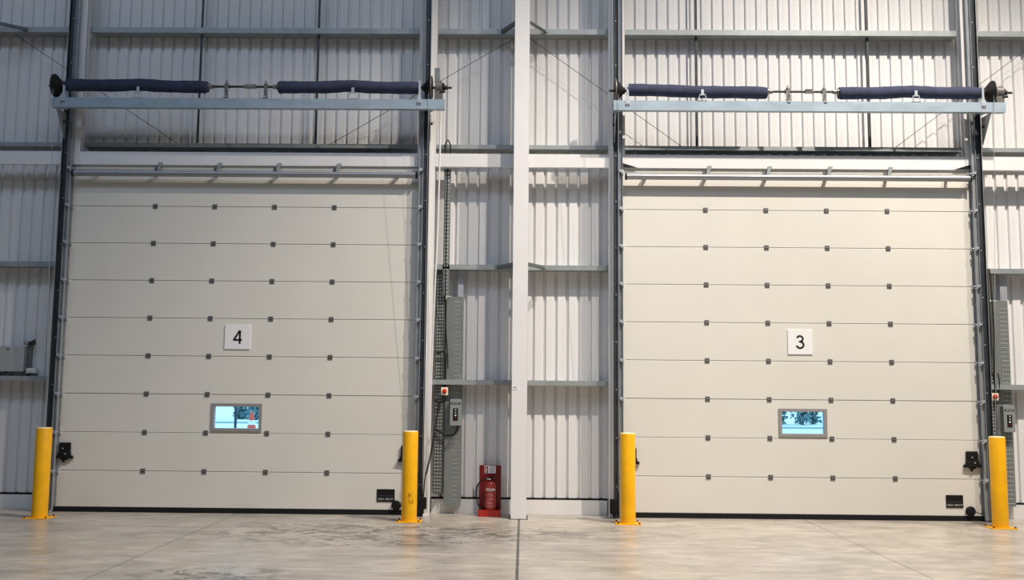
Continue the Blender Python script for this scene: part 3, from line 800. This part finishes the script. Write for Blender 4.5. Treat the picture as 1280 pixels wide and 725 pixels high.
MB().box(-6.70, -6.585, .20, .297, 2.175, 2.215, .006).build('clamp', 'dsteel', wb)
MB().cyl((-6.655, .17, 2.20), (-6.655, .20, 2.20), .022, n=14).build('screw_head', 'alu', wb, smooth=True)
MB().cyl((-6.60, .23, 2.21), (-6.60, .29, 2.235), .016, n=12).build('bolt', 'dsteel', wb, smooth=True)
cable([(-6.88, .2, 1.812), (-6.92, .16, 1.79), (-6.97, .12, 1.755)], .012, 'short black cable slanting down under the large grey box at the left edge')
cable([(-6.585, .22, 1.79), (-6.59, .18, 1.775), (-6.61, .12, 1.752)], .011, 'short black cable under the small white box at the left edge')

# ---------------------------------------------------------------- fire point
ex = thing('fire_point_stand', (-.424, .1, 0), 'red fire point stand on the floor left of the middle column', 'stand')
sx0, sx1 = -.568, -.282
MB().box(sx0, sx1, .165, .180, .0, .640, .004).build('back_board', 'red', ex)
mb = MB(); mb.box(sx0, sx1, -.035, .165, 0, .018); mb.box(sx0, sx1, -.040, -.028, 0, .085, .003); mb.box(sx0, sx0 + .01, -.028, .165, .018, .085); mb.box(sx1 - .01, sx1, -.028, .165, .018, .085)
mb.build('tray', 'redtray', ex)
mb = MB()
for a in (sx0, sx1 - .008): mb.prism([(.165, .085), (-.02, .085), (.165, .640)], 'x', a, a + .008)
mb.build('side_cheek', 'red', ex) if False else mb.bm.free()
sg = MB().box(-.500, -.352, .158, .165, .535, .632, .002).build('id_sign', 'signc', ex) if False else MB().box(-.500, -.352, .158, .165, .535, .632, .002).build('id_sign', 'sign', ex, label='small white and red fire extinguisher sign')
mb = MB().box(-.492, -.452, .156, .158, .543, .624); mb.build('red_field', 'redb', sg)
mb = MB(); mb.box(-.480, -.467, .1545, .156, .555, .595); mb.cyl((-.4735, .1545, .603), (-.4735, .156, .603), .006, n=8); mb.build('pictogram', 'wtxt', sg)
mb = MB()
for i in range(5): mb.box(-.442, -.362 - .01 * (i % 2), .1568, .158, .551 + i * .0155, .556 + i * .0155)
mb.build('lettering', 'gtxt', sg)
fx, fy = -.418, .065
fe = thing('fire_extinguisher', (fx, fy, .02), 'red fire extinguisher with black hose standing in the red fire point stand', 'fire extinguisher')
MB().lathe([(0, .020), (.066, .020), (.074, .035), (.074, .385), (.066, .415), (.045, .437), (.022, .446), (0, .446)], Matrix.Translation((fx, fy, 0)), 36).build('cylinder', 'redb', fe, smooth=True)
MB().lathe([(.0745, .022), (.077, .022), (.077, .062), (.0745, .062), (.0745, .022)], Matrix.Translation((fx, fy, 0)), 36).build('foot_ring', 'black', fe, smooth=True)
MB().lathe([(0, .445), (.020, .445), (.022, .475), (0, .48)], Matrix.Translation((fx, fy, 0)), 16).build('valve', 'black', fe, smooth=True)
mb = MB(); mb.prism([(fx - .055, .482), (fx + .05, .500), (fx + .05, .512), (fx - .055, .494)], 'y', fy - .012, fy + .012)
mb.build('lever', 'black', fe)
mb = MB(); mb.prism([(fx - .045, .470), (fx - .005, .462), (fx - .005, .474), (fx - .045, .486)], 'y', fy - .03, fy - .012)
mb.build('handle', 'alu', fe, label='bright metal lever')
MB().cyl((fx - .004, fy - .035, .468), (fx - .004, fy - .02, .468), .011, n=14).build('gauge', 'alu', fe, smooth=True)
MB().tube(smooth_path([(fx - .02, fy, .47), (fx - .09, fy - .02, .462), (fx - .160, fy - .03, .40), (fx - .182, fy - .03, .30), (fx - .165, fy - .04, .18), (fx - .13, fy - .05, .10)]), .0085).build('hose', 'black', fe, smooth=True)
MB().cyl((fx - .132, fy - .05, .105), (fx - .118, fy - .052, .070), .011, n=12).build('nozzle', 'black', fe, smooth=True)
MB().cyl((fx - .1235, fy - .0515, .082), (fx - .1235, fy - .064, .082), .006, n=8).build('nozzle_clip', 'alu', fe)
# label wrapped on the cylinder
def wrap(name, a0, a1, z0, z1, m, parent, off):
    mb = MB(); n = 8; r = .074 + off; A = []; B = []
    for i in range(n + 1):
        a = -PI / 2 + a0 + (a1 - a0) * i / n
        A.append(mb.bm.verts.new((fx + r * math.cos(a), fy + r * math.sin(a), z0))); B.append(mb.bm.verts.new((fx + r * math.cos(a), fy + r * math.sin(a), z1)))
    for i in range(n): mb.bm.faces.new((A[i], A[i + 1], B[i + 1], B[i]))
    return mb.build(name, m, parent, smooth=True)
lp = wrap('label_wrap', -.75, .75, .09, .40, 'lab', fe, .0006)
text_mesh('lettering', 'FOAM', .042, 'wtxt', lp, fx + .005, fy - .0768, .327, bold=.001)
rs = random.Random(5)
for z in (.315, .285, .270, .258, .225, .212, .185, .172, .160, .135, .122):
    a0 = -.5 if z < .3 else -.35; a1 = a0 + rs.uniform(.5, 1.0)
    wrap('print_line', a0 + (.32 if z in (.285, .258, .225) else 0), min(a1 + .1, .62), z, z + .0052, 'pink', lp, .0012)

# ---------------------------------------------------------------- outside, seen through the panes
struct('ground_outside', MB().box(-60, 60, .46, 110, -.25, -.05), 'outgrd')
tag(MB().box(-45, 45, 33.5, 34.2, -.05, .02).build('kerb', 'kerb'), 'low grey kerb crossing the pale forecourt outside, seen through the door windows', 'kerb')
def tree(x, y, h, w, label, seed):
    rr = random.Random(seed); root = thing('tree', (x, y, -.05), label, 'tree')
    MB().cyl((x, y, -.05), (x, y, h * .6), .09, .05, n=8).build('trunk', 'bark', root)
    mb = MB()
    for i in range(700):
        u = rr.gauss(0, .42) * w; v = rr.gauss(0, .4) * w; z = rr.random() * h
        f = (1 - .5 * abs(z / h - .45)); c = Vector((x + u * f, y + v * f, z)); s = rr.uniform(.06, .16)
        d = Vector((rr.uniform(-1, 1), rr.uniform(-1, 1), rr.uniform(-1, 1))).normalized(); e = d.orthogonal().normalized() * s; g = d.cross(e).normalized() * s * .6
        mb.bm.faces.new([mb.bm.verts.new(c + e), mb.bm.verts.new(c + g), mb.bm.verts.new(c - e), mb.bm.verts.new(c - g)])
    mb.build('foliage', 'leaf', root)
# lines of sight through the two panes (left about x = -15 .. -17, right about x = 13 .. 16 at y = 40)
for i, (x, y, h, wd) in enumerate(((12.7, 38.6, 3.4, .55), (13.75, 40, 3.0, .5), (14.75, 39.2, 3.2, .6), (15.7, 40.5, 2.8, .5))):
    tree(x, y, h, wd, 'blue-green tree outside, %s of four seen through the right door window' % ('leftmost', 'second from left', 'second from right', 'rightmost')[i], 11 + i)
for i, (x, y, h, wd) in enumerate(((-16.9, 39, 1.1, .5), (-15.2, 40, 1.0, .45), (-14.2, 39, 1.2, .45))):
    tree(x, y, h, wd, 'low bush outside, %s of three seen through the left door window' % ('leftmost', 'middle', 'rightmost')[i], 31 + i)
cn = thing('traffic_cone', (-10.2, 24, -.05), 'red and white traffic cone outside, seen through the window of the left door', 'traffic cone')
cx, cy = -10.2, 24
MB().lathe([(0, .04), (.19, .04), (.14, .30), (.135, .33), (.075, .66), (.045, .80), (0, .80)], Matrix.Translation((cx, cy, -.05)), 24).build('cone_body', 'cone', cn, smooth=True)
MB().lathe([(.142, .30), (.112, .47), (.108, .47), (.138, .30)], Matrix.Translation((cx, cy, -.05)), 24).build('white_band', 'sign', cn, smooth=True)
MB().box(cx - .24, cx + .24, cy - .24, cy + .24, -.05, -.005, .01).build('cone_base', 'cone', cn)
po = thing('fence_post', (-10.52, 23, -.05), 'dark upright post outside, seen through the window of the left door', 'post')
MB().cyl((-10.52, 23, -.05), (-10.52, 23, 2.2), .05, n=12).build('pole', 'pole', po, smooth=True)
MB().cyl((-10.52, 23, -.05), (-10.52, 23, .0), .12, n=12).build('pole_base', 'pole', po, smooth=True)

# ---------------------------------------------------------------- light
def lamp(name, kind, loc, power, col, size=.1, sy=None, rot=(0, 0, 0)):
    d = bpy.data.lights.new(name, kind); d.energy = power; d.color = col
    if kind == 'POINT': d.shadow_soft_size = size
    else:
        d.shape = 'RECTANGLE'; d.size = size; d.size_y = sy or size
    o = bpy.data.objects.new(name, d); C.objects.link(o); o.location = loc; o.rotation_euler = rot; return o
def flood(loc, aim, power, col, ang, size=.10):
    d = bpy.data.lights.new('flood_lamp', 'SPOT'); d.energy = power; d.color = col; d.spot_size = math.radians(ang); d.spot_blend = 1; d.shadow_soft_size = size
    o = bpy.data.objects.new('flood_lamp', d); C.objects.link(o); o.location = loc
    o.rotation_euler = (Vector(aim) - Vector(loc)).to_track_quat('-Z', 'Y').to_euler(); return o
flood((3.1, -5.1, 11.88), (-1.8, -2.0, 0), 3300, (1, .90, .80), 66)
flood((6.2, -5.1, 11.88), (2.7, -1.9, 0), 6600, (1, .90, .80), 87)
flood((9.3, -5.1, 11.88), (8.2, -1.6, 0), 2900, (1, .90, .80), 84)  # unseen third lamp, added to brighten the right end of the wall
lamp('cool_fill', 'AREA', (-5, -9, 13.4), 680, (.60, .75, 1), 16, 3)  # added cool fill under the roof, not a fitting of the hall
lamp('cool_fill', 'AREA', (5, -16, 13.4), 380, (.74, .84, 1), 16, 3)  # second added fill, further back in the hall

wd = bpy.data.worlds.new('world'); bpy.context.scene.world = wd; wd.use_nodes = True
nt = wd.node_tree; bg = nt.nodes['Background']
bg.inputs['Color'].default_value = (.50, .80, 1.0, 1); bg.inputs['Strength'].default_value = 2.0

# ---------------------------------------------------------------- camera
f, pi_, ya, ro, D, h = 1215.56584, .10304, -.01243, .00912, 12.76825, 1.61711
cp, sp = math.cos(pi_), math.sin(pi_); cy_, sy_ = math.cos(ya), math.sin(ya)
fw = Vector((sy_ * cp, cy_ * cp, sp)); r0 = Vector((cy_, -sy_, 0)); u0 = r0.cross(fw)
rr = r0 * math.cos(ro) + u0 * math.sin(ro); uu = -r0 * math.sin(ro) + u0 * math.cos(ro)
cam = bpy.data.cameras.new('camera'); cam.sensor_width = 36; cam.sensor_fit = 'HORIZONTAL'; cam.lens = 36 * f / 1280; cam.clip_end = 300
co = bpy.data.objects.new('camera', cam); C.objects.link(co)
mw = Matrix(((rr.x, uu.x, -fw.x, 0), (rr.y, uu.y, -fw.y, -D), (rr.z, uu.z, -fw.z, h), (0, 0, 0, 1)))
co.matrix_world = mw
S = bpy.context.scene; S.camera = co
S.view_settings.view_transform = 'Standard'; S.view_settings.look = 'None'; S.view_settings.exposure = 0; S.view_settings.gamma = 1
S.view_settings.use_curve_mapping = False
